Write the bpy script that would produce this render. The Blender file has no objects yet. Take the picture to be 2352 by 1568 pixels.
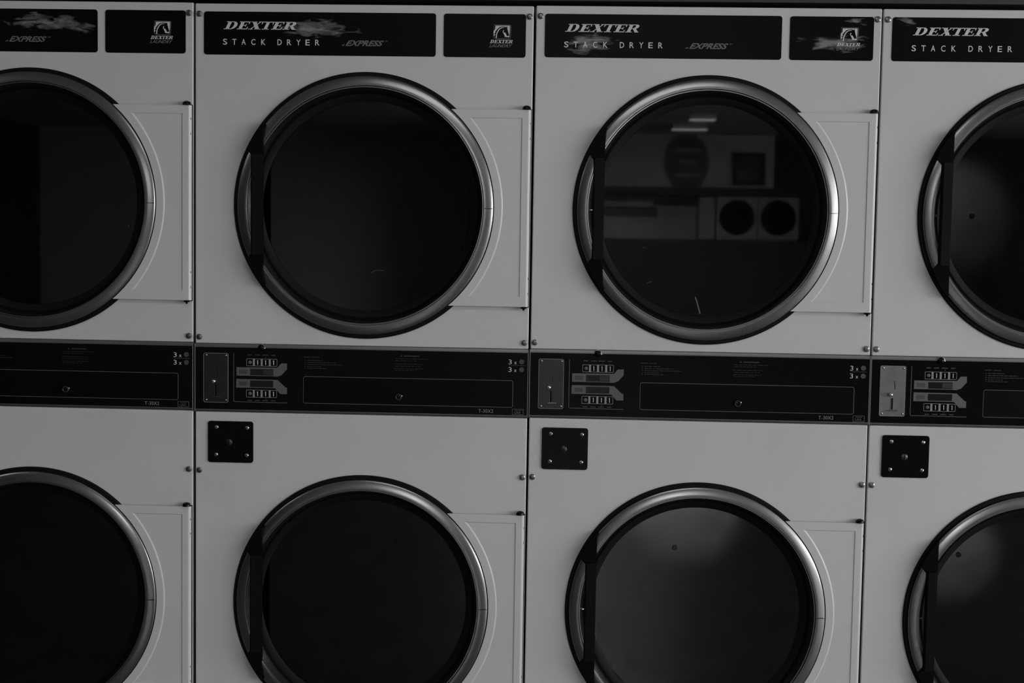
import bpy, bmesh, math, random
from mathutils import Matrix, Vector
from mathutils.geometry import tessellate_polygon
random.seed(4)
SC = bpy.context.scene
COL = SC.collection
# ---------------------------------------------------------------- camera, world, lights, exposure
SC.view_settings.view_transform = 'Standard'
SC.view_settings.look = 'None'
SC.view_settings.gamma = 1.0
SC.view_settings.use_curve_mapping = False
SC.view_settings.exposure = -0.75
cd = bpy.data.cameras.new('camera'); cam = bpy.data.objects.new('camera', cd); COL.objects.link(cam)
cd.sensor_width = 36.0; cd.lens = 3200.0 * 36.0 / 2352.0; cd.clip_start = 0.05; cd.clip_end = 60
R_, U_, B_ = (0.9989151, 0.04381891, 0.01576468), (-0.01883834, 0.070641, 0.9973239), (0.04258801, -0.99653889, 0.07138984)
cam.matrix_world = Matrix(((R_[0], U_[0], B_[0], 0.89334), (R_[1], U_[1], B_[1], -3.26212), (R_[2], U_[2], B_[2], 1.43983), (0, 0, 0, 1)))
SC.camera = cam
W_ = bpy.data.worlds.new('world'); SC.world = W_; W_.use_nodes = True
W_.node_tree.nodes['Background'].inputs[0].default_value = (0.5, 0.5, 0.5, 1)
W_.node_tree.nodes['Background'].inputs[1].default_value = 0.03

def area(name, loc, rot, sx, sy, power):
    l = bpy.data.lights.new(name, 'AREA'); l.shape = 'RECTANGLE'; l.size = sx; l.size_y = sy; l.energy = power
    o = bpy.data.objects.new(name, l); o.location = loc; o.rotation_euler = rot; COL.objects.link(o); return o
WIN_POWER = 430.0
CEIL_EMIT = 7.0
FAR_EMIT = 5.0
WASH_EMIT = 560.0
# daylight through the storefront panes of the right-hand wall and the end pane of the far wall
area('window_daylight', (7.94, -3.2, 1.75), (0, math.radians(90), 0), 1.9, 4.2, WIN_POWER)
area('window_daylight', (7.94, -8.2, 1.75), (0, math.radians(90), 0), 1.9, 4.2, WIN_POWER * 0.7)

# ---------------------------------------------------------------- materials
def mat(name, v, rough=0.5, metal=0.0, spec=0.5, emit=0.0, coat=0.0, noise=0.0, nscale=8.0, bump=0.0, bscale=300.0, aniso=0.0):
    m = bpy.data.materials.new(name); m.use_nodes = True; nt = m.node_tree
    p = nt.nodes['Principled BSDF']
    p.inputs['Base Color'].default_value = (v, v, v, 1)
    p.inputs['Roughness'].default_value = rough; p.inputs['Metallic'].default_value = metal
    p.inputs['Specular IOR Level'].default_value = spec
    p.inputs['Coat Weight'].default_value = coat; p.inputs['Coat Roughness'].default_value = 0.28
    if emit:
        p.inputs['Emission Color'].default_value = (1, 1, 1, 1); p.inputs['Emission Strength'].default_value = emit
    tc = nt.nodes.new('ShaderNodeTexCoord')
    if noise:
        n = nt.nodes.new('ShaderNodeTexNoise'); n.inputs['Scale'].default_value = nscale; n.inputs['Detail'].default_value = 6
        nt.links.new(tc.outputs['Object'], n.inputs['Vector'])
        r = nt.nodes.new('ShaderNodeMapRange'); r.inputs['From Min'].default_value = 0.3; r.inputs['From Max'].default_value = 0.7
        r.inputs['To Min'].default_value = max(0, v * (1 - noise)); r.inputs['To Max'].default_value = v * (1 + noise)
        nt.links.new(n.outputs['Fac'], r.inputs['Value']); nt.links.new(r.outputs['Result'], p.inputs['Base Color'])
        r2 = nt.nodes.new('ShaderNodeMapRange'); r2.inputs['From Min'].default_value = 0.3; r2.inputs['From Max'].default_value = 0.7
        r2.inputs['To Min'].default_value = rough * 0.85; r2.inputs['To Max'].default_value = min(1, rough * 1.15)
        nt.links.new(n.outputs['Fac'], r2.inputs['Value']); nt.links.new(r2.outputs['Result'], p.inputs['Roughness'])
    if bump:
        n = nt.nodes.new('ShaderNodeTexNoise'); n.inputs['Scale'].default_value = bscale
        nt.links.new(tc.outputs['Object'], n.inputs['Vector'])
        b = nt.nodes.new('ShaderNodeBump'); b.inputs['Strength'].default_value = bump; b.inputs['Distance'].default_value = 0.0005
        nt.links.new(n.outputs['Fac'], b.inputs['Height']); nt.links.new(b.outputs['Normal'], p.inputs['Normal'])
    return m
M = {}
M['enamel'] = mat('white_enamel', 0.57, 0.42, spec=0.5, coat=0.2, noise=0.03, nscale=3.0)
M['black_plate'] = mat('black_plastic_film', 0.0026, 0.34, spec=0.10)
M['black_gloss'] = mat('black_gloss', 0.0024, 0.22, spec=0.16)
M['black_rubber'] = mat('black_rubber', 0.0035, 0.6, spec=0.15)
M['black_handle'] = mat('black_handle', 0.004, 0.6, spec=0.03)
M['steel'] = mat('spun_steel', 0.27, 0.27, 1.0)
M['steel_dark'] = mat('coin_plate_steel', 0.07, 0.33, 1.0, noise=0.05, nscale=60)
M['coin_plate_reflection'] = mat('coin_plate_reflection', 0.17, 0.45, 0.4, noise=0.08, nscale=50)  # lighter copy of the coin plate, reflection put into its colour
M['trim'] = mat('aluminium_trim', 0.26, 0.38, 1.0)
M['bolt'] = mat('bolt_metal', 0.22, 0.3, 1.0)
M['screw'] = mat('screw_metal', 0.5, 0.2, 1.0)
M['chrome'] = mat('chrome', 0.75, 0.1, 1.0)
M['drum'] = mat('drum_steel', 0.20, 0.45, 0.6, noise=0.1, nscale=15)
M['cabinet'] = mat('cabinet_side', 0.25, 0.6)
M['gap'] = mat('cabinet_inner_black', 0.004, 0.9, spec=0.1)
M['ink'] = mat('print_light_grey', 0.60, 0.5)
M['ink_mid'] = mat('print_mid_grey', 0.13, 0.5)
M['ink_dim'] = mat('print_dim_grey', 0.022, 0.5)
M['line'] = mat('print_line_grey', 0.15, 0.4)
M['line_dim'] = mat('print_line_dim', 0.035, 0.4)
M['field'] = mat('print_field_grey', 0.10, 0.5)
M['field_dark'] = mat('print_field_dark', 0.05, 0.5)
M['key'] = mat('print_key_grey', 0.26, 0.45)
M['window'] = mat('display_window', 0.006, 0.2)
M['lcd'] = mat('display_segments', 0.02, 0.4)
M['wall'] = mat('painted_wall', 0.62, 0.8, noise=0.03)
M['wall_dark'] = mat('bulkhead_paint', 0.028, 0.6, noise=0.05)
M['ceiling'] = mat('ceiling_board', 0.5, 0.9, noise=0.05)
M['frame'] = mat('picture_frame', 0.03, 0.5)
M['picture'] = mat('picture_print', 0.10, 0.6, noise=0.6, nscale=6)
M['sign'] = mat('sign_face', 0.12, 0.6)
M['sign_ink'] = mat('sign_print', 0.33, 0.6)
M['lamp_white'] = mat('lamp_housing', 0.6, 0.5)
M['diffuser'] = mat('lamp_diffuser', 0.8, 0.5, emit=CEIL_EMIT)
M['wash'] = mat('added_wash_lamp', 0.8, 0.5, emit=WASH_EMIT)
M['pale'] = mat('pale_paint', 0.28, 0.6)
M['dark_paint'] = mat('dark_laminate', 0.03, 0.6)
M['diffuser_far'] = mat('lamp_diffuser_far', 0.8, 0.5, emit=FAR_EMIT)

def floor_mat():
    m = mat('floor_tile', 0.2, 0.35); nt = m.node_tree; p = nt.nodes['Principled BSDF']
    tc = nt.nodes.new('ShaderNodeTexCoord'); c = nt.nodes.new('ShaderNodeTexChecker'); c.inputs['Scale'].default_value = 3.28
    c.inputs[1].default_value = (0.16, 0.16, 0.16, 1); c.inputs[2].default_value = (0.13, 0.13, 0.13, 1)
    nt.links.new(tc.outputs['Object'], c.inputs[0]); nt.links.new(c.outputs[0], p.inputs['Base Color']); return m
M['floor'] = floor_mat()

def glass_mat():
    m = bpy.data.materials.new('tinted_door_glass'); m.use_nodes = True; nt = m.node_tree; nt.nodes.clear()
    o = nt.nodes.new('ShaderNodeOutputMaterial'); f = nt.nodes.new('ShaderNodeFresnel'); f.inputs[0].default_value = 1.5
    t = nt.nodes.new('ShaderNodeBsdfTransparent'); t.inputs[0].default_value = (0.46, 0.46, 0.46, 1)
    g = nt.nodes.new('ShaderNodeBsdfGlossy'); g.inputs['Roughness'].default_value = 0.022
    g.inputs[0].default_value = (1, 1, 1, 1)
    x = nt.nodes.new('ShaderNodeMixShader')
    nt.links.new(f.outputs[0], x.inputs[0]); nt.links.new(t.outputs[0], x.inputs[1]); nt.links.new(g.outputs[0], x.inputs[2])
    nt.links.new(x.outputs[0], o.inputs[0]); return m
M['glass'] = glass_mat()

def smudge_mat():
    m = bpy.data.materials.new('cleaner_residue'); m.use_nodes = True; nt = m.node_tree; nt.nodes.clear()
    o = nt.nodes.new('ShaderNodeOutputMaterial'); d = nt.nodes.new('ShaderNodeBsdfDiffuse'); d.inputs[0].default_value = (0.3, 0.3, 0.3, 1)
    t = nt.nodes.new('ShaderNodeBsdfTransparent'); x = nt.nodes.new('ShaderNodeMixShader')
    tc = nt.nodes.new('ShaderNodeTexCoord')
    mp = nt.nodes.new('ShaderNodeMapping'); mp.inputs['Scale'].default_value = (0.28, 1, 1.0)
    oi = nt.nodes.new('ShaderNodeObjectInfo')
    ad = nt.nodes.new('ShaderNodeVectorMath'); ad.operation = 'MULTIPLY_ADD'; ad.inputs[1].default_value = (1, 1, 1)
    nt.links.new(tc.outputs['Object'], mp.inputs['Vector']); nt.links.new(mp.outputs[0], ad.inputs[0]); nt.links.new(oi.outputs['Location'], ad.inputs[2])
    n = nt.nodes.new('ShaderNodeTexNoise'); n.inputs['Scale'].default_value = 90; n.inputs['Detail'].default_value = 5; n.inputs['Distortion'].default_value = 0.6
    nt.links.new(ad.outputs[0], n.inputs['Vector'])
    uv = nt.nodes.new('ShaderNodeUVMap')
    ln = nt.nodes.new('ShaderNodeVectorMath'); ln.operation = 'LENGTH'; nt.links.new(uv.outputs[0], ln.inputs[0])
    a = nt.nodes.new('ShaderNodeMath'); a.operation = 'SUBTRACT'; a.inputs[0].default_value = 0.80; nt.links.new(ln.outputs['Value'], a.inputs[1])
    b = nt.nodes.new('ShaderNodeMath'); b.operation = 'MULTIPLY_ADD'; b.inputs[1].default_value = 2.6
    s = nt.nodes.new('ShaderNodeMath'); s.operation = 'SUBTRACT'; s.inputs[1].default_value = 0.52; nt.links.new(n.outputs['Fac'], s.inputs[0])
    nt.links.new(s.outputs[0], b.inputs[0]); nt.links.new(a.outputs[0], b.inputs[2])
    r = nt.nodes.new('ShaderNodeMapRange'); r.inputs['From Min'].default_value = 0.02; r.inputs['From Max'].default_value = 0.75
    r.inputs['To Max'].default_value = 0.75
    nt.links.new(b.outputs[0], r.inputs['Value']); nt.links.new(r.outputs['Result'], x.inputs[0])
    nt.links.new(t.outputs[0], x.inputs[1]); nt.links.new(d.outputs[0], x.inputs[2]); nt.links.new(x.outputs[0], o.inputs[0]); return m
M['smudge'] = smudge_mat()

# ---------------------------------------------------------------- object helpers
def link(name, bm, m, parent=None, bevel=0.0, smooth=False, seg=2, loc=None):
    me = bpy.data.meshes.new(name); bmesh.ops.recalc_face_normals(bm, faces=bm.faces); bm.to_mesh(me); bm.free()
    me.materials.append(M[m] if isinstance(m, str) else m)
    if smooth:
        for p in me.polygons: p.use_smooth = True
    o = bpy.data.objects.new(name, me); COL.objects.link(o)
    if parent is not None: o.parent = parent
    if loc is not None: o.location = loc
    if bevel:
        b = o.modifiers.new('bevel', 'BEVEL'); b.width = bevel; b.segments = seg; b.limit_method = 'ANGLE'; b.angle_limit = math.radians(40)
    if smooth: me.set_sharp_from_angle(angle=math.radians(32))
    return o
def empty(name, loc=(0, 0, 0), ry=0.0, rz=0.0):
    o = bpy.data.objects.new(name, None); COL.objects.link(o); o.location = loc; o.rotation_euler = (0, ry, rz); o.empty_display_size = 0.1; return o
def tag(o, label=None, cat=None, group=None, kind=None):
    if label: o['label'] = label
    if cat: o['category'] = cat
    if group: o['group'] = group
    if kind: o['kind'] = kind
    return o
def box(bm, x0, x1, y0, y1, z0, z1):
    vs = [bm.verts.new(p) for p in ((x0, y0, z0), (x1, y0, z0), (x1, y1, z0), (x0, y1, z0), (x0, y0, z1), (x1, y0, z1), (x1, y1, z1), (x0, y1, z1))]
    for f in ((0, 3, 2, 1), (4, 5, 6, 7), (0, 1, 5, 4), (1, 2, 6, 5), (2, 3, 7, 6), (3, 0, 4, 7)): bm.faces.new([vs[i] for i in f])
    return bm
def bx(*a):
    return box(bmesh.new(), *a)
def rrect(x0, x1, z0, z1, r, n=6):
    pts = []
    for cx, cz, a0 in ((x1 - r, z1 - r, 0), (x0 + r, z1 - r, 90), (x0 + r, z0 + r, 180), (x1 - r, z0 + r, 270)):
        for i in range(n + 1):
            a = math.radians(a0 + 90 * i / n); pts.append((cx + r * math.cos(a), cz + r * math.sin(a)))
    return pts
def circ(cx, cz, r, n=96, a0=0.0, a1=360.0, closed=True):
    k = n if closed else n + 1
    return [(cx + r * math.cos(math.radians(a0 + (a1 - a0) * i / n)), cz + r * math.sin(math.radians(a0 + (a1 - a0) * i / n))) for i in range(k)]
def prism(bm, outer, y0, y1, holes=()):
    """slab between y0 (front) and y1 (back) with outline `outer` (x,z) and holes"""
    fv = []; es = []; loops = []
    for lp in (outer,) + tuple(holes):
        vs = [bm.verts.new((p[0], y0, p[1])) for p in lp]; loops.append(vs)
        es += [bm.edges.new((vs[i], vs[(i + 1) % len(vs)])) for i in range(len(vs))]
    if holes:
        g = bmesh.ops.triangle_fill(bm, edges=es, use_beauty=True, use_dissolve=False)
        faces = [f for f in g['geom'] if isinstance(f, bmesh.types.BMFace)]
    else:
        tri = tessellate_polygon([[Vector((p[0], p[1], 0)) for p in outer]])
        faces = []
        for t in tri:
            try: faces.append(bm.faces.new([loops[0][i] for i in t]))
            except ValueError: pass
    if abs(y1 - y0) > 1e-7:
        tri_v = [[v for v in f.verts] for f in faces]
        mp = {}
        for vs in loops:
            for v in vs: mp[v] = bm.verts.new((v.co.x, y1, v.co.z))
        for t in tri_v: bm.faces.new([mp[v] for v in reversed(t)])
        for vs in loops:
            for i in range(len(vs)):
                a, b = vs[i], vs[(i + 1) % len(vs)]; bm.faces.new((a, b, mp[b], mp[a]))
    return bm
def pr(outer, y0, y1, holes=()):
    return prism(bmesh.new(), outer, y0, y1, holes)
def lathe(bm, cx, cz, prof, n=128, a0=0.0, a1=360.0, close=False):
    """prof: list of (radius, y); revolve about the y axis through (cx, cz)"""
    full = abs(a1 - a0 - 360) < 1e-6
    k = n if full else n + 1
    rings = []
    for i in range(k):
        a = math.radians(a0 + (a1 - a0) * i / n)
        rings.append([bm.verts.new((cx + r * math.cos(a), y, cz + r * math.sin(a))) for r, y in prof])
    m = len(prof)
    for i in range(n):
        A, B = rings[i], rings[(i + 1) % k]
        for j in range(m if close else m - 1): bm.faces.new((A[j], A[(j + 1) % m], B[(j + 1) % m], B[j]))
    if close and not full:
        bm.faces.new(rings[0]); bm.faces.new(list(reversed(rings[-1])))
    return bm
def disc(bm, cx, cz, r, y0, y1, n=24, dome=0.0):
    """short round stud: front at y0 (towards the viewer, smaller y), back at y1"""
    prof = [(r, y1), (r, y0 + dome)]
    if dome:
        for i in range(1, 5):
            a = math.radians(90 * i / 5); prof.append((r * math.cos(a), y0 + dome - dome * math.sin(a)))
    prof.append((0.0004, y0))
    lathe(bm, cx, cz, prof, n)
    return bm
def stroke(bm, pts, w, y0, y1, closed=False):
    n = len(pts); L = []; Rr = []
    for i in range(n):
        if closed: a, b = pts[i - 1], pts[(i + 1) % n]
        else: a, b = pts[max(0, i - 1)], pts[min(n - 1, i + 1)]
        dx, dz = b[0] - a[0], b[1] - a[1]; l = math.hypot(dx, dz) or 1
        nx, nz = -dz / l * w / 2, dx / l * w / 2
        L.append((pts[i][0] + nx, pts[i][1] + nz)); Rr.append((pts[i][0] - nx, pts[i][1] - nz))
    def ring(i):
        return [bm.verts.new((L[i][0], y0, L[i][1])), bm.verts.new((Rr[i][0], y0, Rr[i][1])), bm.verts.new((Rr[i][0], y1, Rr[i][1])), bm.verts.new((L[i][0], y1, L[i][1]))]
    rs = [ring(i) for i in range(n)]
    for i in range(n if closed else n - 1):
        A, B = rs[i], rs[(i + 1) % n]
        for j in range(4): bm.faces.new((A[j], A[(j + 1) % 4], B[(j + 1) % 4], B[j]))
    if not closed: bm.faces.new(rs[0]); bm.faces.new(list(reversed(rs[-1])))
    return bm

# ---------------------------------------------------------------- lettering
SERIF = {
 'D': (1.62, [[(0.0, 0), (1.0, 0), (0.9, 0.09), (0.0, 0.09)], [(0.0, 0.91), (1.0, 0.91), (1.0, 1), (0.0, 1)], [(0.22, 0), (0.66, 0), (0.66, 1), (0.22, 1)],
              [(0.85, 1), (1.15, 0.97), (1.40, 0.86), (1.56, 0.66), (1.58, 0.45), (1.48, 0.25), (1.28, 0.09), (1.0, 0.0), (0.8, 0.0), (0.8, 0.09), (0.95, 0.12), (1.08, 0.26), (1.14, 0.45), (1.12, 0.68), (1.03, 0.84), (0.9, 0.91), (0.8, 0.91)]]),
 'E': (1.42, [[(0.0, 0), (1.38, 0), (1.38, 0.1), (0.0, 0.1)], [(0.0, 0.9), (1.38, 0.9), (1.38, 1), (0.0, 1)], [(0.2, 0), (0.64, 0), (0.64, 1), (0.2, 1)],
              [(1.18, 0.0), (1.38, 0.0), (1.38, 0.32), (1.30, 0.32)], [(1.18, 1.0), (1.38, 1.0), (1.38, 0.68), (1.30, 0.68)],
              [(0.6, 0.46), (1.05, 0.46), (1.05, 0.55), (0.6, 0.55)], [(0.97, 0.34), (1.06, 0.32), (1.06, 0.70), (0.97, 0.68)]]),
 'X': (1.62, [[(0.0, 0.92), (0.80, 0.92), (0.80, 1), (0.0, 1)], [(1.02, 0.92), (1.58, 0.92), (1.58, 1), (1.02, 1)], [(0.0, 0), (0.60, 0), (0.60, 0.08), (0.0, 0.08)], [(0.86, 0), (1.66, 0), (1.66, 0.08), (0.86, 0.08)],
              [(0.14, 1), (0.66, 1), (1.52, 0), (0.98, 0)], [(1.24, 1), (1.40, 1), (0.36, 0), (0.2, 0)]]),
 'T': (1.5, [[(0.0, 0.9), (1.56, 0.9), (1.56, 1), (0.0, 1)], [(0.0, 1), (0.18, 1), (0.08, 0.66), (0.0, 0.66)], [(1.38, 1), (1.56, 1), (1.56, 0.66), (1.48, 0.66)], [(0.58, 0), (1.0, 0), (1.0, 1), (0.58, 1)], [(0.34, 0), (1.24, 0), (1.24, 0.09), (0.34, 0.09)]]),
 'R': (1.7, [[(0.0, 0), (0.86, 0), (0.86, 0.09), (0.0, 0.09)], [(0.0, 0.91), (1.0, 0.91), (1.0, 1), (0.0, 1)], [(0.2, 0), (0.64, 0), (0.64, 1), (0.2, 1)],
              [(0.9, 1), (1.22, 0.98), (1.44, 0.88), (1.50, 0.74), (1.42, 0.58), (1.22, 0.47), (0.9, 0.44), (0.6, 0.44), (0.6, 0.52), (0.88, 0.53), (1.02, 0.62), (1.06, 0.74), (1.02, 0.86), (0.9, 0.91)],
              [(0.78, 0.48), (1.18, 0.48), (1.62, 0.09), (1.74, 0.08), (1.74, 0), (1.26, 0)]]),
}
def serif_word(bm, word, x0, z0, h, y0, y1, width, shear=0.48):
    offs = {'DEXTER': [0, 1.66, 3.09, 4.52, 6.02, 7.46]}[word]; total = 9.2 + shear * 0.6
    sx = width / (total * 1.0)
    for ch, ox in zip(word, offs):
        for poly in SERIF[ch][1]:
            prism(bm, [(x0 + (ox + px * 0.95 + shear * pz) * sx, z0 + pz * h) for px, pz in poly], y0, y1)
    return bm
def text_mesh(bm, s, x0, z0, h, y0, width=None, shear=0.0, bold=0.0, tilt=0.0):
    """sans lettering from the built-in face, lying in the x,z plane at y0, capital height h"""
    c = bpy.data.curves.new('lettering', 'FONT'); c.body = s; c.size = 1.0; c.shear = 0.0; c.offset = bold; c.resolution_u = 3; c.fill_mode = 'FRONT'
    o = bpy.data.objects.new('lettering', c); COL.objects.link(o)
    bpy.context.view_layer.update()
    me = bpy.data.meshes.new_from_object(o.evaluated_get(bpy.context.evaluated_depsgraph_get()))
    xs = [v.co.x for v in me.vertices]; ys = [v.co.y for v in me.vertices]
    x_a, x_b, y_a = min(xs), max(xs), min(ys); hh = 0.70
    k = h / hh; kx = (width / (x_b - x_a)) if width else k
    vs = [bm.verts.new((x0 + (v.co.x - x_a) * kx + shear * v.co.y * k, y0, z0 + v.co.y * k)) for v in me.vertices]
    for p in me.polygons:
        try: bm.faces.new([vs[i] for i in p.vertices])
        except ValueError: pass
    COL.objects.unlink(o); bpy.data.objects.remove(o); bpy.data.curves.remove(c); bpy.data.meshes.remove(me)
    return bm
def relief(bm, d):
    """give flat lettering a film thickness d towards the panel"""
    g = bmesh.ops.extrude_face_region(bm, geom=list(bm.faces))
    for v in g['geom']:
        if isinstance(v, bmesh.types.BMVert): v.co.y += d
    return bm

# ---------------------------------------------------------------- dryer dimensions (metres, machine-local: x right, z up from floor, front panel at y = 0)
WM = 0.795
CX, CZU, CZL = 0.4055, 1.5172, 0.5705
RB, RO, RI, RG = 0.311, 0.3005, 0.2785, 0.247

def screw(bm, x, z, y, r, dome):
    disc(bm, x, z, r, y - dome, y, 16, dome * 0.8); return bm

def build_door(machine, cz, upper):
    hp0, hp1 = (1.2883, 1.7444) if upper else (0.3397, 0.7958)
    dy = -0.0005
    # back flange, black
    bm = lathe(bmesh.new(), CX, cz, [(0.2810, -0.0006), (0.2810, -0.0055), (RB - 0.003, -0.0055), (RB, -0.003), (RB, -0.0006)], 160, close=True)
    door = link('door', bm, 'black_rubber', machine, smooth=False)
    door['label'] = 'round dryer door with spun steel ring and dark glass'
    # steel ring : outer return, convex face, inner cone
    prof = [(RO - 0.001, -0.0055), (RO, -0.0075), (RO, -0.0112), (RO - 0.0004, -0.0123), (RO - 0.0012, -0.0130), (RO - 0.0050, -0.0143), (RO - 0.0095, -0.0155), (RO - 0.0150, -0.0166), (RI + 0.0008, -0.0176),
            (RI + 0.0002, -0.0175), (RI, -0.0171), (0.2705, 0.0175), (0.2695, 0.019), (0.266, 0.019), (0.275, -0.012), (RO - 0.004, -0.012)]
    bm = lathe(bmesh.new(), CX, cz, prof, 192, close=True)
    ring = link('door_ring', bm, 'steel', door, smooth=True)
    # weld seam across the ring
    link('ring_seam', bx(CX + RI + 0.0012, CX + RO - 0.001, -0.01795, -0.0172, cz - 0.0018 - 0.0005, cz - 0.0018 + 0.0005), 'black_rubber', door)
    # gasket and glass
    bm = lathe(bmesh.new(), CX, cz, [(0.2675, 0.0185), (0.262, 0.0145), (0.255, 0.0155), (RG, 0.021), (RG - 0.002, 0.030), (0.2675, 0.030)], 160, close=True)
    link('door_gasket', bm, 'black_rubber', door, smooth=True)
    bm = bmesh.new(); lathe(bm, CX, cz, [(0.0001, 0.0225), (RG + 0.002, 0.0225), (RG + 0.002, 0.0265), (0.0001, 0.0265)], 128, close=False)
    link('door_glass', bm, 'glass', door)
    # handle : bar on a chord of the ring, end lobes reach out over the ring
    xr, xl = 0.1672 - CX, 0.1410 - CX
    Rm = RO + 0.0040
    bm = bmesh.new()
    zs = 0.113                        # half height of the finger slot at the bar
    ztop = math.sqrt(Rm ** 2 - xr ** 2)
    a_t = math.degrees(math.atan2(ztop, xr)); a_e = 180 - math.degrees(math.asin(0.1275 / Rm))
    # bar
    sec = [(xr, -0.0215), (xl + 0.003, -0.0318), (xl, -0.0305), (xl, -0.0150), (xr, -0.0125)]
    v = [[bm.verts.new((CX + x, y, cz + z)) for x, y in sec] for z in (-zs - 0.004, zs + 0.004)]
    for i in range(5): bm.faces.new((v[0][i], v[0][(i + 1) % 5], v[1][(i + 1) % 5], v[1][i]))
    bm.faces.new(v[0]); bm.faces.new(list(reversed(v[1])))
    # end lobes reaching out over the ring
    for sg in (1, -1):
        top = [(xr, zs), (xr, ztop)] + [(Rm * math.cos(math.radians(a_t + (a_e - a_t) * i / 12)), Rm * math.sin(math.radians(a_t + (a_e - a_t) * i / 12))) for i in range(1, 13)] + [(xl, zs)]
        prism(bm, [(CX + x, cz + sg * z) for x, z in top], -0.0218, -0.0065)
    link('door_handle', bm, 'black_handle', door)
    # catch pin inside the finger slot
    bm = bmesh.new()
    prof = [(0.0001, 0.1285), (0.0018, 0.1285), (0.0018, 0.1405), (0.0028, 0.1410), (0.0028, 0.1430), (0.0001, 0.1438)]
    vs = []
    for i in range(12):
        a = 2 * math.pi * i / 12; vs.append([bm.verts.new((x, 0.009 + r * math.cos(a), cz - 0.002 + r * math.sin(a))) for r, x in prof])
    for i in range(12):
        for j in range(len(prof) - 1): bm.faces.new((vs[i][j], vs[i][j + 1], vs[(i + 1) % 12][j + 1], vs[(i + 1) % 12][j]))
    link('catch_pin', bm, 'chrome', door, smooth=True)
    # hinge plate : pressed sheet with a recessed field, folded right edge
    hx1 = 0.7905; rr = RO + 0.002
    zt, zb = hp1 - cz, hp0 - cz
    at, ab = math.degrees(math.asin(zt / rr)), math.degrees(math.asin(zb / rr))
    arc = [(CX + rr * math.cos(math.radians(at + (ab - at) * i / 40)), cz + rr * math.sin(math.radians(at + (ab - at) * i / 40))) for i in range(41)]
    outer = [(hx1 - 0.007, cz + zt), ] + [(CX + 0.215, cz + zt)] * 0 + arc + [(hx1 - 0.007, cz + zb)]
    ztf, zbf = zt - 0.0185, zb + 0.022
    ra = 0.3195; a1, a2 = math.degrees(math.asin(ztf / ra)), math.degrees(math.asin(zbf / ra))
    xf = 0.7705
    fld = [(CX + ra * math.cos(math.radians(a1 + (a2 - a1) * i / 40)), cz + ra * math.sin(math.radians(a1 + (a2 - a1) * i / 40))) for i in range(41)] + [(xf, cz + zbf), (xf, cz + ztf)]
    ra2 = ra + 0.0032; ins = 0.0022
    a1b, a2b = math.degrees(math.asin((ztf - ins) / ra2)), math.degrees(math.asin((zbf + ins) / ra2))
    fld2 = [(CX + ra2 * math.cos(math.radians(a1b + (a2b - a1b) * i / 40)), cz + ra2 * math.sin(math.radians(a1b + (a2b - a1b) * i / 40))) for i in range(41)] + [(xf - ins, cz + zbf + ins), (xf - ins, cz + ztf - ins)]
    yf = -0.0115; yd = yf + 0.0016
    bm = bmesh.new()
    prism(bm, outer, yf, yf, (fld,))
    n = len(fld)
    A = [bm.verts.new((p[0], yf, p[1])) for p in fld]; Bv = [bm.verts.new((p[0], yd, p[1])) for p in fld2]
    for i in range(n): bm.faces.new((A[i], A[(i + 1) % n], Bv[(i + 1) % n], Bv[i]))
    tri = tessellate_polygon([[Vector((p[0], p[1], 0)) for p in fld2]])
    for t in tri:
        try: bm.faces.new([Bv[i] for i in t])
        except ValueError: pass
    # sheet edges going back towards the panel (left arc, top, bottom)
    path = [(hx1 - 0.007, cz + zt)] + arc + [(hx1 - 0.007, cz + zb)]
    P0 = [bm.verts.new((p[0], yf, p[1])) for p in path]; P1 = [bm.verts.new((p[0], -0.0062, p[1])) for p in path]
    for i in range(len(path) - 1): bm.faces.new((P0[i], P0[i + 1], P1[i + 1], P1[i]))
    # folded right edge
    fold = [(hx1 - 0.007, yf)] + [(hx1 - 0.007 + 0.007 * math.sin(math.radians(15 * i)), yf + 0.009 * (1 - math.cos(math.radians(15 * i)))) for i in range(1, 7)] + [(hx1, -0.0008)]
    F = [[bm.verts.new((x, y, cz + z)) for z in (zt, zb)] for x, y in fold]
    for i in range(len(fold) - 1): bm.faces.new((F[i][0], F[i][1], F[i + 1][1], F[i + 1][0]))
    for s in (0, 1): 
        z = cz + (zt, zb)[s]
        c = bm.verts.new((hx1 - 0.007, -0.0008, z))
        for i in range(len(fold) - 1): bm.faces.new((F[i][s], F[i + 1][s], c))
    bmesh.ops.remove_doubles(bm, verts=bm.verts, dist=1e-5)
    hpo = link('hinge_plate', bm, 'enamel', door)
    for zz in (-0.031, -0.066):
        for sgn in (0, 1):
            z = cz + (zt + zz if sgn == 0 else zb - zz)
            b2 = bmesh.new(); 
            lat = [(0.0001, 0.0), (0.0022, 0.0), (0.0032, 0.0012), (0.0034, 0.003)]
            vs = []
            for i in range(12):
                a = 2 * math.pi * i / 12
                vs.append([b2.verts.new((hx1 - 0.0015 - y * 0.7 + 0.0006, yf + 0.0035 + y + r * math.cos(a) * 0.6, z + r * math.sin(a))) for r, y in lat])
            for i in range(12):
                for j in range(3): b2.faces.new((vs[i][j], vs[i][j + 1], vs[(i + 1) % 12][j + 1], vs[(i + 1) % 12][j]))
            link('hinge_screw', b2, 'black_gloss', door, smooth=True)
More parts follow.
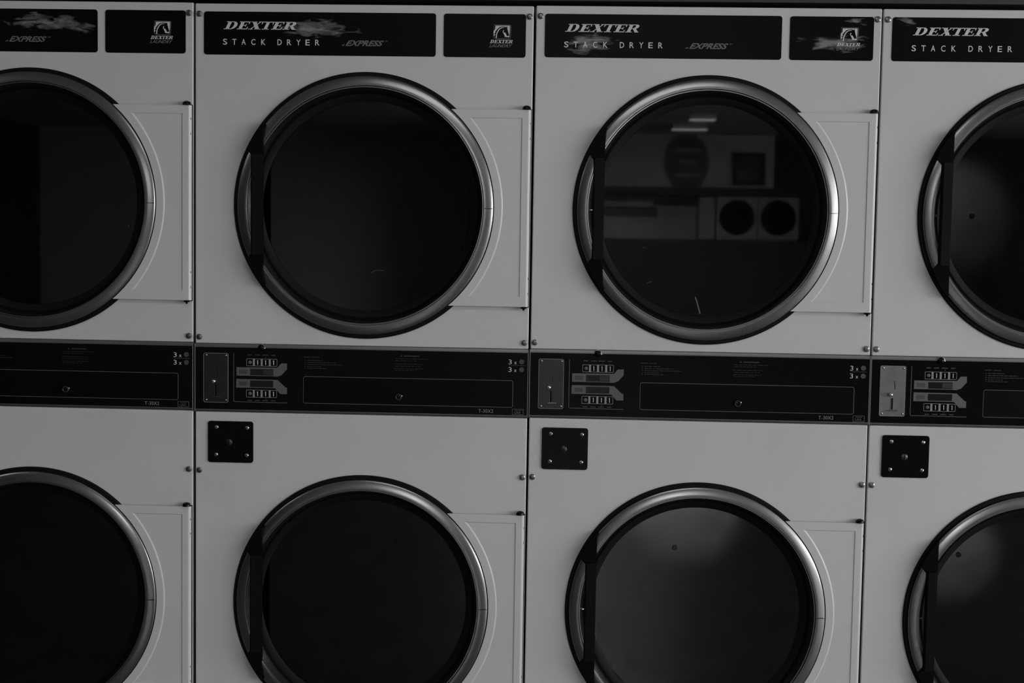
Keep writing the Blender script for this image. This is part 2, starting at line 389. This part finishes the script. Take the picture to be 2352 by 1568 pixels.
    # hinge pins : black posts on the panel, domed knob above, nut below
    for s, z0, z1, rk in ((0, cz + zt + 0.0008, cz + zt + 0.0105, 0.0098), (1, cz + zb - 0.0085, cz + zb - 0.0012, 0.0075)):
        bm = bmesh.new(); xk, yk = hx1 - 0.0105, -0.0098
        prf = [(0.0001, z0), (rk, z0), (rk * 0.98, z0 + 0.0035), (rk * 0.86, z0 + 0.0065), (rk * 0.55, z1 - 0.0012), (0.0001, z1)] if s == 0 else [(0.0001, z1), (rk, z1), (rk * 0.9, z1 - 0.003), (rk * 0.35, z1 - 0.004), (rk * 0.3, z0), (0.0001, z0)]
        vs = [[bm.verts.new((xk + r * math.cos(2 * math.pi * i / 20), yk + r * math.sin(2 * math.pi * i / 20), z)) for r, z in prf] for i in range(20)]
        for i in range(20):
            for j in range(len(prf) - 1): bm.faces.new((vs[i][j], vs[i][j + 1], vs[(i + 1) % 20][j + 1], vs[(i + 1) % 20][j]))
        link('hinge_knob' if s == 0 else 'hinge_nut', bm, 'black_gloss', door, smooth=True)
    link('hinge_bracket', bx(hx1 - 0.016, hx1 + 0.0013, -0.0035, -0.0002, cz + zb - 0.002, cz + zt + 0.002), 'black_rubber', door)
    return door

def build_drum(machine, cz):
    zc = cz + 0.0125
    bm = lathe(bmesh.new(), CX - 0.004, zc, [(0.262, 0.045), (0.36, 0.07), (0.372, 0.10), (0.372, 0.64), (0.36, 0.655), (0.0001, 0.655)], 96)
    d = link('drum', bm, 'drum', machine, smooth=False)
    for k in range(3):
        a = math.radians(30 + 120 * k); c, s = math.cos(a), math.sin(a)
        b = bx(-0.022, 0.022, 0.10, 0.64, -0.37, -0.32)
        bmesh.ops.transform(b, matrix=Matrix.Translation((CX - 0.004, 0, zc)) @ Matrix.Rotation(a, 4, 'Y'), verts=b.verts)
        link('drum_baffle', b, 'drum', d, bevel=0.008)
    link('hub_bolt', disc(bmesh.new(), CX - 0.004, zc, 0.007, 0.643, 0.655, 16, 0.004), 'black_rubber', d)
    return d

HOLE_R = 0.2835
def build_machine(name):
    root = empty(name)
    # cabinet shell behind the fronts
    bm = bmesh.new()
    xa, xb, yb, zt_ = 0.0035, 0.7915, 1.08, 1.981
    for a in ((xa, xa + 0.002, 0.0155, yb, 0.03, zt_), (xb - 0.002, xb, 0.0155, yb, 0.03, zt_), (xa, xb, yb - 0.002, yb, 0.03, zt_), (xa, xb, 0.0155, yb, zt_ - 0.002, zt_), (xa, xb, 0.0155, yb, 0.03, 0.032), (xa + 0.02, xb - 0.02, 0.03, yb - 0.03, 0.0, 0.03), (xa, xb, 0.0155, yb, 1.105, 1.107)): box(bm, *a)
    link('cabinet', bm, 'cabinet', root)
    # fronts
    for nm, z0, z1, cz, bolts in (('upper_front_panel', 1.1885, 1.983, CZU, [(0.0124, 1.9587), (0.7831, 1.9585), (0.0120, 1.2036), (0.7831, 1.2034)]), ('lower_front_panel', 0.05, 1.0255, CZL, [(0.0120, 0.8851), (0.7834, 0.8849), (0.0120, 0.10), (0.7834, 0.10)])):
        bm = pr([(0.002, z0), (0.7925, z0), (0.7925, z1), (0.002, z1)], 0.0, 0.0145, (circ(CX, cz, HOLE_R, 128),))
        f = link(nm, bm, 'enamel', root, bevel=0.0026, seg=4)
        for (x, z) in bolts:
            b = bmesh.new(); disc(b, x, z, 0.0072, -0.0052, 0.0, 8, 0.0022)
            link('bolt', b, 'bolt', f, bevel=0.0005)
    # name plates
    pl = link('name_plate', pr(rrect(0.0228, 0.5663, 1.8650, 1.9643, 0.0065), -0.0012, 0.0), 'black_plate', root, bevel=0.0003)
    bm = bmesh.new(); serif_word(bm, 'DEXTER', 0.0690, 1.9236, 0.0180, -0.00145, -0.0012, 0.1755)
    link('lettering', bm, 'ink', pl)['label'] = 'light grey slanted serif lettering'
    for word, us in (('STACK', (512.3, 533.7, 555.0, 577.3, 600.3)), ('DRYER', (637.7, 659.7, 681.0, 702.0, 724.2))):
        bm = bmesh.new()
        for ch, u in zip(word, us):
            text_mesh(bm, ch, 0.0677 + (u - 512.3) * (0.2844 - 0.0677) / (724.2 - 512.3), 1.8882, 0.0133, -0.0014, width=0.0100, bold=0.010)
        relief(bm, 0.0002); link('lettering', bm, 'ink', pl)['label'] = 'light grey widely spaced capital lettering'
    bm = bmesh.new(); text_mesh(bm, 'EXPRESS', 0.3555, 1.8882, 0.0122, -0.0014, width=0.083, shear=0.62, bold=0.030)
    prism(bm, [(0.3455, 1.8882), (0.3520, 1.8882), (0.3535, 1.8925)], -0.0014, -0.0014); text_mesh(bm, 'TM', 0.4470, 1.8975, 0.0032, -0.0014, width=0.007)
    relief(bm, 0.0002); link('lettering', bm, 'ink_mid', pl)['label'] = 'dim grey slanted lettering'
    ps = link('emblem_plate', pr(rrect(0.5845, 0.7749, 1.8648, 1.9640, 0.0065), -0.0012, 0.0), 'black_plate', root, bevel=0.0003)
    # horse emblem traced in a 760 x 630 grid
    ex0, ex1, ez1 = 0.7006, 0.7398, 1.9395; k = (ex1 - ex0) / 750.0
    def E(p): return (ex0 + (p[0] - 680) * k, ez1 - (p[1] - 320) * k)
    P1 = [(750, 360), (1392, 360), (1388, 600), (1375, 770), (1345, 740), (1340, 690), (1310, 620), (1295, 540), (1278, 500), (1272, 392), (1245, 398), (1215, 428), (1190, 403), (1080, 397), (950, 418), (885, 455), (850, 508), (785, 518), (828, 548), (735, 605), (762, 650), (712, 700), (700, 745), (760, 742), (708, 795), (672, 830), (668, 600), (740, 515)]
    P2 = [(1110, 655), (1180, 662), (1215, 715), (1255, 805), (1345, 800), (1382, 780), (1376, 840), (1345, 868), (1205, 852), (1180, 865), (1155, 780), (1110, 690), (1072, 640), (1078, 590), (1118, 545), (1134, 556), (1106, 612)]
    P3 = [(765, 905), (780, 740), (808, 655), (866, 560), (905, 500), (1000, 443), (1140, 428), (1142, 446), (1010, 474), (930, 530), (884, 610), (832, 700), (818, 800), (812, 905)]
    bm = bmesh.new()
    for P in (P1, P2, P3): prism(bm, [E(p) for p in P], -0.00145, -0.0012)
    link('emblem', bm, 'ink', ps)['label'] = 'light grey horse head emblem in a square'
    bm = bmesh.new(); stroke(bm, [E(p) for p in ((690, 325), (1420, 335), (1432, 360), (1425, 850), (1380, 930), (850, 925), (690, 900), (682, 600))], 0.0011, -0.0014, -0.0012, closed=True)
    link('emblem_frame', bm, 'line', ps)
    bm = bmesh.new(); serif_word(bm, 'DEXTER', 0.6915, 1.8973, 0.0078, -0.00145, -0.0012, 0.0545)
    link('lettering', bm, 'ink', ps)
    bm = bmesh.new(); text_mesh(bm, 'LAUNDRY', 0.6905, 1.8882, 0.0068, -0.0014, width=0.0505, shear=0.45, bold=0.022)
    relief(bm, 0.0002); link('lettering', bm, 'ink_mid', ps)
    # control panel
    cp = link('control_panel', bx(0.0022, 0.7920, -0.0025, 0.0145, 1.0318, 1.1802), 'black_gloss', root, bevel=0.0008)
    for z0, z1, nm in ((1.1802, 1.1878, 'top_trim'), (1.0262, 1.0318, 'bottom_trim')):
        s = 1 if z0 > 1.1 else -1
        bm = bmesh.new()
        a, b = (z0, z1) if s > 0 else (z1, z0)   # a : edge at the control panel, b : outer edge
        sec = [(-0.0034, a), (-0.0034, a + s * 0.0010), (-0.0022, a + s * 0.0016), (-0.0008, b), (0.010, b), (0.010, a)]
        v0 = [bm.verts.new((0.0018, y, z)) for y, z in sec]; v1 = [bm.verts.new((0.7926, y, z)) for y, z in sec]
        for i in range(6): bm.faces.new((v0[i], v0[(i + 1) % 6], v1[(i + 1) % 6], v1[i]))
        bm.faces.new(v0); bm.faces.new(list(reversed(v1)))
        link(nm, bm, 'trim', cp)
        link('trim_line', bx(0.0026, 0.7918, -0.0037, -0.0030, a - 0.0003, a + 0.0003) if s > 0 else bx(0.0026, 0.7918, -0.0037, -0.0030, a - 0.0003, a + 0.0003), 'line', cp)
    for x0, x1 in ((0.0006, 0.0026), (0.7918, 0.7936)):
        link('side_trim', bx(x0, x1, -0.0036, 0.010, 1.0262, 1.1878), 'line', cp)
    yp, yq = -0.00285, -0.0025
    bm = bmesh.new(); stroke(bm, [(0.0945, 1.1660), (0.0945, 1.0535), (0.0950, 1.0518), (0.0965, 1.0508), (0.2235, 1.0500)], 0.0009, yp, yq); link('outline', bm, 'line', cp)
    for (xa_, xb_, za, zb_) in ((0.1255, 0.1980, 1.1368, 1.1536), (0.1252, 0.1976, 1.0622, 1.0795)):
        bm = stroke(bmesh.new(), rrect(xa_, xb_, za, zb_, 0.0015, 3), 0.0008, yp, yq, True)
        link('key_frame', bm, 'key', cp)
    for za in (1.1452, 1.0709):
        for xs_ in (0.1426, 0.1614, 0.1806): link('key_divider', bx(xs_ - 0.0022, xs_ + 0.0024, yp, yq, za - 0.0082, za + 0.0082), 'key', cp)
    for za in (1.1452, 1.0709):
        bm = bmesh.new(); disc(bm, 0.1335, za, 0.0042, -0.0042, -0.0025, 20, 0.001); link('selector_button', bm, 'field', cp)
        for xs_ in (0.1519, 0.1710, 0.1900):
            bm = bmesh.new(); box(bm, xs_ - 0.0007, xs_ + 0.0007, -0.0040, -0.0025, za - 0.0052, za + 0.0052); box(bm, xs_ - 0.0016, xs_ - 0.0005, -0.0040, -0.0025, za + 0.0034, za + 0.0046); link('selector_button', bm, 'ink', cp)
    up = [(0.1012, 1.1330), (0.1992, 1.1336), (0.2080, 1.1440), (0.2218, 1.1440), (0.2219, 1.1305), (0.2090, 1.1160), (0.1992, 1.1124), (0.1912, 1.1124), (0.1905, 1.1130), (0.1012, 1.1130)]
    dn = [(0.1008, 1.1052), (0.1995, 1.1046), (0.2185, 1.0870), (0.2221, 1.0868), (0.2222, 1.0712), (0.2060, 1.0712), (0.1945, 1.0840), (0.1905, 1.0846), (0.1005, 1.0846)]
    link('flow_arrow', pr(up, yp, yq), 'field', cp); link('flow_arrow', pr(dn, yp, yq), 'field', cp)
    link('caption_patch', bx(0.1070, 0.1270, yp - 0.0002, yp, 1.1175, 1.1275), 'field_dark', cp); link('caption_patch', bx(0.1078, 0.1268, yp - 0.0002, yp, 1.0892, 1.0995), 'field_dark', cp)
    for za, zb_ in ((1.1147, 1.1298), (1.0866, 1.1023)):
        w = link('display_window', bx(0.1343, 0.1892, yp - 0.0006, yp, za, zb_), 'window', cp)
    bm = bx(0.1660, 0.1885, yp - 0.0008, yp - 0.0006, 1.1165, 1.1283); link('display_segments', bm, 'lcd', cp)
    # illegible captions and fine print as dim bars
    for z in (1.1628, 1.0545):
        for i, x in enumerate((0.1335, 0.1520, 0.1710, 0.1900)):
            w = 0.0058 + 0.0010 * ((i * 7) % 3); link('key_caption', bx(x - w, x + w * 0.8, yp, yq, z - 0.0012, z + 0.0013), 'line_dim', cp)
    for z in (1.1575, 1.0585): link('indicator_dot', disc(bmesh.new(), 0.1712, z, 0.0013, yp, yq, 8), 'line_dim', cp)
    bm = bmesh.new(); rnd = random.Random(11)
    box(bm, 0.2615, 0.2780, yp, yq, 1.1595, 1.1610); box(bm, 0.2810, 0.2990, yp, yq, 1.1592, 1.1606)
    for i, (z, xe) in enumerate(((1.1520, 0.3070), (1.1470, 0.3380), (1.1420, 0.3560), (1.1370, 0.3050), (1.1330, 0.3170))):
        box(bm, 0.2640, 0.2665, yp, yq, z, z + 0.0018); x = 0.2700
        while x < xe:
            w = rnd.uniform(0.004, 0.012); box(bm, x, min(x + w, xe), yp, yq, z, z + 0.0014); x += w + 0.0015
    link('instruction_print', bm, 'ink_dim', cp); bm = bmesh.new()
    tri_x = 0.4905; prism(bm, [(tri_x, 1.1655), (tri_x + 0.0064, 1.1655), (tri_x + 0.0032, 1.1700)], yp, yq); box(bm, 0.5000, 0.5370, yp, yq, 1.1660, 1.1685)
    for i, (z, xe) in enumerate(((1.1600, 0.5570), (1.1555, 0.5300), (1.1475, 0.5450), (1.1425, 0.5380), (1.1370, 0.5430), (1.1330, 0.5250))):
        x = 0.4790 if i != 2 and i != 4 else 0.4760
        while x < xe:
            w = rnd.uniform(0.004, 0.012); box(bm, x, min(x + w, xe), yp, yq, z, z + 0.0010); x += w + 0.0022
    link('warning_print', bm, 'ink_dim', cp)
    for z in (1.1527, 1.1346):
        bm = bmesh.new(); text_mesh(bm, '3', 0.7468, z, 0.0112, yp, width=0.0074, bold=-0.004); text_mesh(bm, 'x', 0.7602, z, 0.0092, yp, width=0.0056, bold=-0.004)
        relief(bm, 0.0003); link('lettering', bm, 'ink', cp)
    bm = bmesh.new(); box(bm, 0.7468, 0.7850, yp, yq, 1.1496, 1.1502); 
    link('outline', bm, 'field', cp)
    link('coin_symbol', disc(bmesh.new(), 0.7775, 1.1588, 0.0060, yp, yq, 12), 'field_dark', cp); link('coin_symbol', disc(bmesh.new(), 0.7775, 1.1402, 0.0060, yp, yq, 10), 'field_dark', cp)
    bm = bmesh.new(); text_mesh(bm, 'T-30X2', 0.6772, 1.0370, 0.0082, yp, width=0.0348, bold=-0.008); relief(bm, 0.0003); link('lettering', bm, 'key', cp)
    bm = bmesh.new(); stroke(bm, rrect(0.7572, 0.7832, 1.0338, 1.0468, 0.0006, 2), 0.0007, yp, yq, True); link('badge_frame', bm, 'line', cp)
    bm = bx(0.7625, 0.7785, yp, yq, 1.0432, 1.0438); text_mesh(bm, 'USA', 0.7622, 1.0362, 0.0048, yp, width=0.0150, bold=-0.006); link('lettering', bm, 'line', cp)
    # lock stud cut into the top trim
    bm = bmesh.new(); disc(bm, 0.1603, 1.1800, 0.0078, -0.0085, -0.0036, 24, 0.0035); lk = link('panel_lock', bm, 'black_gloss', cp, smooth=True)
    bm = bmesh.new(); lathe(bm, 0.1603, 1.1800, [(0.0082, -0.0036), (0.0082, -0.0062), (0.0092, -0.0058), (0.0095, -0.0036)], 20, -15, 150, close=True); link('lock_rim', bm, 'bolt', cp, smooth=True)
    link('lock_rivet', disc(bmesh.new(), 0.1686, 1.1795, 0.0022, -0.0068, -0.0036, 12, 0.002), 'chrome', cp, smooth=True)
    # coin slide
    cs = link('coin_slide', pr(rrect(0.0232, 0.0808, 1.0490, 1.1652, 0.0035, 4), -0.0042, -0.0025), 'steel_dark', root, bevel=0.0008)
    bm = bmesh.new(); stroke(bm, rrect(0.0228, 0.0812, 1.0486, 1.1656, 0.0038, 4), 0.0008, -0.0044, -0.0025, True); link('plate_edge', bm, 'key', cs)
    for x, z in ((0.0292, 1.1608), (0.0762, 1.1608), (0.0294, 1.0545), (0.0762, 1.0545)): link('screw', screw(bmesh.new(), x, z, -0.0042, 0.0024, 0.0016), 'screw', cs, smooth=True)
    bm = bmesh.new(); stroke(bm, [(0.0556, 1.1310), (0.0566, 1.1215), (0.0574, 1.1108)], 0.0014, -0.0044, -0.0042); link('coin_slot', bm, 'gap', cs)
    bm = bmesh.new(); stroke(bm, [(0.0566, 1.1310), (0.0577, 1.1215), (0.0583, 1.1108)], 0.0004, -0.0046, -0.0042); link('slot_edge', bm, 'trim', cs)
    link('return_button', disc(bmesh.new(), 0.0475, 1.0990, 0.0052, -0.0120, -0.0042, 20, 0.0045), 'chrome', cs, smooth=True)
    link('return_slot', bx(0.0500, 0.0536, -0.0046, -0.0042, 1.0640, 1.0905), 'gap', cs)
    link('slot_edge', bx(0.0492, 0.0499, -0.0054, -0.0042, 1.0640, 1.0890), 'bolt', cs)
    bm = bmesh.new(); box(bm, 0.0445, 0.0650, -0.0100, -0.0042, 1.0615, 1.0632); link('coin_lip', bm, 'steel', cs, bevel=0.0006)
    # coin box door
    cb = link('coin_box_door', pr(rrect(0.2617, 0.7573, 1.0512, 1.1136, 0.004, 4), -0.0036, -0.0025), 'black_plate', root, bevel=0.0004)
    bm = bmesh.new(); stroke(bm, rrect(0.2612, 0.7578, 1.0507, 1.1141, 0.0045, 4), 0.0009, -0.0032, -0.0025, True); link('door_edge', bm, 'line', cb)
    link('box_lock', disc(bmesh.new(), 0.4886, 1.0705, 0.0092, -0.0110, -0.0036, 24, 0.003), 'black_gloss', cb, smooth=True)
    bm = bmesh.new(); lathe(bm, 0.4886, 1.0705, [(0.0050, -0.0112), (0.0062, -0.0122), (0.0078, -0.0112), (0.0062, -0.0104)], 20, close=True); link('lock_face', bm, 'ink_dim', cb, smooth=True)
    link('lock_rivet', disc(bmesh.new(), 0.4962, 1.0735, 0.0020, -0.0112, -0.0060, 10, 0.0018), 'chrome', cb, smooth=True)
    # service lock plate
    lp = link('service_plate', pr(rrect(0.0328, 0.1415, 0.9046, 1.0037, 0.0065), -0.0030, 0.0), 'black_gloss', root, bevel=0.0010)
    for x, z, r in ((0.0535, 0.9890, 20), (0.1270, 0.9885, 70), (0.0525, 0.9235, 130), (0.1262, 0.9228, 45)):
        b = bmesh.new(); screw(b, x, z, -0.0030, 0.0050, 0.0030)
        link('screw', b, 'screw', lp, smooth=True)
        b = bmesh.new(); a = math.radians(r); c, s = math.cos(a) * 0.0042, math.sin(a) * 0.0042; stroke(b, [(x - c, z - s), (x + c, z + s)], 0.0010, -0.0063, -0.0058); link('screw_slot', b, 'gap', lp)
    b = bmesh.new(); lathe(b, 0.0842, 0.9532, [(0.0082, -0.0030), (0.0078, -0.0056), (0.0064, -0.0064), (0.0001, -0.0066)], 24); link('key_lock', b, 'steel_dark', lp, smooth=True)
    link('keyhole', bx(0.0835, 0.0851, -0.0070, -0.0066, 0.9492, 0.9576), 'gap', lp)
    # doors and drums
    for cz, u in ((CZU, True), (CZL, False)):
        build_door(root, cz, u); build_drum(root, cz)
    return root

def kids(o, table={}):
    return [c for c in bpy.data.objects if c.parent is o]
def copy_tree(src, drop=()):
    ch = {}
    for o in bpy.data.objects:
        if o.parent is not None: ch.setdefault(o.parent.name, []).append(o)
    def rec(o, parent):
        c = o.copy(); COL.objects.link(c)
        if parent is not None: c.parent = parent
        for k in ch.get(o.name, []):
            if k.name.split('.')[0] in drop: continue
            rec(k, c)
        return c
    return rec(src, None)

M1 = build_machine('stack_dryer')
def place(o, k, dx, dz, rt):
    o.location = (k * WM + dx + 1.88 * rt, 0, dz - 1.743 * rt); o.rotation_euler = (0, -rt, 0)
M0 = copy_tree(M1); M2 = copy_tree(M1); M3 = copy_tree(M1)
place(M0, -1, -0.0003, 0.0002, -0.0016); place(M2, 1, 0.0010, 0.0, -0.00085); place(M3, 2, -0.0002, -0.0005, -0.0006)
G = 'coin stack dryers in the near row'
tag(M0, 'leftmost white stack dryer, its doors cut off by the left edge of the photo', 'dryer', G)
tag(M1, 'second white stack dryer from the left, a smear touching its slanted serif lettering', 'dryer', G)
tag(M2, 'third white stack dryer from the left, room with oval sign mirrored in its upper glass', 'dryer', G)
tag(M3, 'rightmost white stack dryer with a coin plate coloured bright for its reflection', 'dryer', G)

# smears left by cleaning, one film per patch, on the name plates
def child(root, base):
    return [o for o in bpy.data.objects if o.parent is root and o.name.split('.')[0] == base][0]
def smear(root, base, x, z, w, h, tilt=0.0):
    bm = bmesh.new(); uvl = bm.loops.layers.uv.new('UVMap')
    n = 24; c = bm.verts.new((0, 0, 0)); ring = [bm.verts.new((w / 2 * math.cos(2 * math.pi * i / n), 0, h / 2 * math.sin(2 * math.pi * i / n))) for i in range(n)]
    for i in range(n):
        f = bm.faces.new((c, ring[i], ring[(i + 1) % n]))
        for l in f.loops:
            if l.vert is c: l[uvl].uv = (0, 0)
            else:
                j = ring.index(l.vert); l[uvl].uv = (math.cos(2 * math.pi * j / n), math.sin(2 * math.pi * j / n))
    o = link('smear', bm, 'smudge', child(root, base)); o.location = (x, -0.00128, z); o.rotation_euler = (0, tilt, 0)
smear(M0, 'name_plate', 0.4400, 1.9345, 0.200, 0.046, 0.03); smear(M0, 'name_plate', 0.5050, 1.9290, 0.150, 0.040, 0.15)
smear(M1, 'name_plate', 0.2900, 1.9255, 0.220, 0.048, 0.02); smear(M1, 'name_plate', 0.3050, 1.9330, 0.140, 0.038, -0.05)
smear(M2, 'name_plate', 0.1250, 1.8960, 0.150, 0.056, -0.02)
smear(M2, 'emblem_plate', 0.6800, 1.9040, 0.188, 0.050, -0.02); smear(M2, 'emblem_plate', 0.7350, 1.9530, 0.078, 0.020)
smear(M3, 'name_plate', 0.0560, 1.9540, 0.060, 0.018, 0.25)

# rightmost coin plate: lighter base colour stands in for a brighter reflection
c3 = child(M3, 'coin_slide'); c3.data = c3.data.copy(); c3.data.materials[0] = M['coin_plate_reflection']; c3['label'] = 'coin plate coloured bright for its reflection'
# added spots inside the drums, standing in for a glow of unknown source
for root, cz, e, ax, az, deg in ((M2, CZL, 15.0, 0.43, 0.71, 40), (M3, CZL, 12.0, 0.375, 0.60, 34), (M3, CZU, 3.2, 0.36, 1.54, 36)):
    l = bpy.data.lights.new('drum_glow_fill', 'SPOT'); l.energy = e; l.spot_size = math.radians(deg); l.spot_blend = 0.55; l.shadow_soft_size = 0.03
    o = bpy.data.objects.new('drum_glow_fill', l); COL.objects.link(o)
    p = Vector((root.location.x + ax + 0.01, 0.16, az + 0.10)); t = Vector((root.location.x + ax, 0.655, az))
    o.location = p; o.rotation_euler = (t - p).to_track_quat('-Z', 'Y').to_euler()
# marks on the glass
def glass_mark(root, cz, pts, w, m):
    door = [o for o in bpy.data.objects if o.parent is root and o.name.split('.')[0] == 'door' and (any(c.name.startswith('door_glass') for c in bpy.data.objects if c.parent is o))]
    door = door[0] if cz == CZU else door[1]
    link('glass_mark', stroke(bmesh.new(), pts, w, 0.0219, 0.0225), m, door)
glass_mark(M2, CZU, [(0.386, 1.316), (0.390, 1.306), (0.394, 1.292), (0.3985, 1.277)], 0.0028, 'field')
glass_mark(M2, CZU, [(0.258, 1.431), (0.268, 1.429)], 0.0012, 'ink_dim'); glass_mark(M2, CZU, [(0.272, 1.346), (0.284, 1.351)], 0.0016, 'ink_dim')
glass_mark(M1, CZU, [(0.418, 1.360), (0.424, 1.366), (0.435, 1.368), (0.447, 1.366)], 0.0022, 'ink_dim'); glass_mark(M1, CZU, [(0.400, 1.320), (0.402, 1.3215)], 0.0022, 'ink_dim')
glass_mark(M0, CZU, [(0.630, 1.459), (0.6325, 1.462)], 0.0028, 'field_dark')

# ---------------------------------------------------------------- the room
X0, X1, Y1, ZC = -5.5, 8.0, -13.2, 2.72
def struct(name, bm, m, bevel=0): 
    o = link(name, bm, m, bevel=bevel); o['kind'] = 'structure'; return o
struct('floor', bx(X0, X1, Y1, 1.3, -0.05, 0.0), 'floor')
struct('ceiling', bx(X0, X1, Y1, 1.3, ZC, ZC + 0.05), 'ceiling')
struct('wall_back', bx(X0, X1, 1.25, 1.3, 0.0, ZC), 'wall')
struct('wall_bulkhead', bx(X0, X1, 0.004, 0.10, 1.9965, ZC), 'wall_dark')
struct('wall_left', bx(X0 - 0.1, X0, Y1, 1.3, 0.0, ZC), 'wall_dark')
struct('light_block_partition', bx(-0.10, 0.0, Y1, -11.2, 0.0, ZC), 'wall_dark')  # added partition, keeps the wash lamp off the far wall's left side
struct('wall_front', bx(X0, 3.22, Y1 - 0.1, Y1, 0.0, ZC), 'wall')
struct('wall_front_painted_shade', bx(3.22, X1, Y1 - 0.1, Y1, 0.0, ZC), 'wall_dark')  # dark colour paints in the dimness at this end of the wall
# right wall with two window openings
bm = bmesh.new()
zlo, zhi = 0.75, 2.65; ops = [(-5.35, -1.05), (-10.35, -6.05)]
box(bm, X1, X1 + 0.12, Y1, 1.3, 0.0, zlo); box(bm, X1, X1 + 0.12, Y1, 1.3, zhi, ZC)
for a, b in ((Y1, -10.35), (-6.05, -5.35), (-1.05, 1.3)): box(bm, X1, X1 + 0.12, a, b, zlo, zhi)
struct('wall_right', bm, 'wall')
for i, (a, b) in enumerate(ops):
    bm = bmesh.new()
    for q in ((a, b, zlo, zlo + 0.04), (a, b, zhi - 0.04, zhi), (a, a + 0.04, zlo, zhi), (b - 0.04, b, zlo, zhi), ((a + b) / 2 - 0.02, (a + b) / 2 + 0.02, zlo, zhi)):
        box(bm, X1 + 0.03, X1 + 0.09, q[0], q[1], q[2], q[3])
    w = struct('window_%d' % (i + 1), bm, 'lamp_white')

# ceiling lights
def ceiling_light(x, y, w, l, m, label, group):
    t = empty('ceiling_light', (x, y, ZC)); tag(t, label, 'ceiling light', group)
    bm = bmesh.new(); h = 0.05
    for q in ((-w / 2, w / 2, -l / 2, -l / 2 + 0.02), (-w / 2, w / 2, l / 2 - 0.02, l / 2), (-w / 2, -w / 2 + 0.02, -l / 2, l / 2), (w / 2 - 0.02, w / 2, -l / 2, l / 2)): box(bm, q[0], q[1], q[2], q[3], -h, 0)
    link('lamp_housing', bm, 'lamp_white', t); link('diffuser', bx(-w / 2 + 0.02, w / 2 - 0.02, -l / 2 + 0.02, l / 2 - 0.02, -h + 0.01, -0.01), m, t)
for x in (-2.4, 0.9, 4.2):
    ceiling_light(x, -1.75, 1.2, 0.5, 'diffuser', 'fluorescent ceiling light over the aisle in front of the dryers', 'ceiling lights over the aisle')
ceiling_light(1.05, -9.7, 0.7, 0.4, 'wash', 'added ceiling lamp, unseen, brightening the far wall', None)  # invented lamp outside the mirrored view, added to brighten the far wall
ceiling_light(2.15, -10.7, 0.30, 0.35, 'diffuser_far', 'small ceiling light seen in the third upper door glass, nearer of two', 'ceiling lights at the far wall')
ceiling_light(2.12, -11.9, 0.42, 0.35, 'diffuser_far', 'small ceiling light seen in the third upper door glass, closest to the far wall', 'ceiling lights at the far wall')

# far wall : oval sign, framed picture, soffit, two wall dryers over a dark counter
t = empty('oval_sign', (2.21, Y1 + 0.002, 2.40)); tag(t, 'oval wall sign mirrored in the upper glass of the third dryer', 'sign')
def ell(a, b, n=48): return [(a * math.cos(2 * math.pi * i / n), b * math.sin(2 * math.pi * i / n)) for i in range(n)]
link('sign_board', pr(ell(0.25, 0.34), 0.0, 0.03), 'sign', t)
bm = stroke(bmesh.new(), ell(0.225, 0.315), 0.012, 0.03, 0.034, True); link('sign_rim', bm, 'sign_ink', t)
for z, w in ((0.14, 0.15), (0.0, 0.10), (-0.15, 0.15)): link('sign_line', bx(-w, w, 0.03, 0.034, z - 0.025, z + 0.025), 'sign_ink', t)
t = empty('framed_picture', (2.93, Y1 + 0.002, 2.33)); tag(t, 'small dark framed picture mirrored right of the oval sign', 'picture')
link('picture_frame', pr(rrect(-0.19, 0.19, -0.19, 0.19, 0.003, 2), 0.0, 0.03, (rrect(-0.14, 0.14, -0.14, 0.14, 0.003, 2),)), 'frame', t)
link('picture_print', bx(-0.14, 0.14, 0.002, 0.012, -0.14, 0.14), 'picture', t)
struct('trim_1', bx(0.01, 3.5, Y1 + 0.001, Y1 + 0.5, 2.00, 2.09), 'dark_paint')
for k, lab in enumerate(('far wall dryer with a round door, left one of two in the mirrored room', 'far wall dryer with a round door, right one of two in the mirrored room')):
    x = (3.18, 2.72)[k]
    t = empty('wall_dryer', (x, Y1 + 0.75, 1.50)); tag(t, lab, 'dryer', 'small dryers at the far wall')
    b = link('body', bx(-0.225, 0.225, -0.7, 0.0, 0.0, 0.48), 'pale', t, bevel=0.01)
    bm = lathe(bmesh.new(), 0, 0.25, [(0.0001, 0.02), (0.17, 0.02), (0.20, 0.0)], 40); d = link('door', bm, 'black_gloss', t)
t = link('vending_box', bx(2.30, 2.48, Y1 + 0.3, Y1 + 0.72, 1.50, 1.97), 'pale', bevel=0.01); tag(t, 'pale box standing left of the far wall dryers, mirrored in the glass', 'box')
t = link('wall_shelf', bx(1.20, 1.80, Y1 + 0.01, Y1 + 0.40, 1.86, 1.93), 'pale', bevel=0.005); tag(t, 'pale shelf on the far wall, mirrored in the glass left of the sign', 'shelf')
t = link('counter', bx(0.02, 5.0, Y1 + 0.05, Y1 + 0.85, 0.0, 1.498), 'dark_paint', bevel=0.005); tag(t, 'long dark counter below the far wall dryers', 'counter')
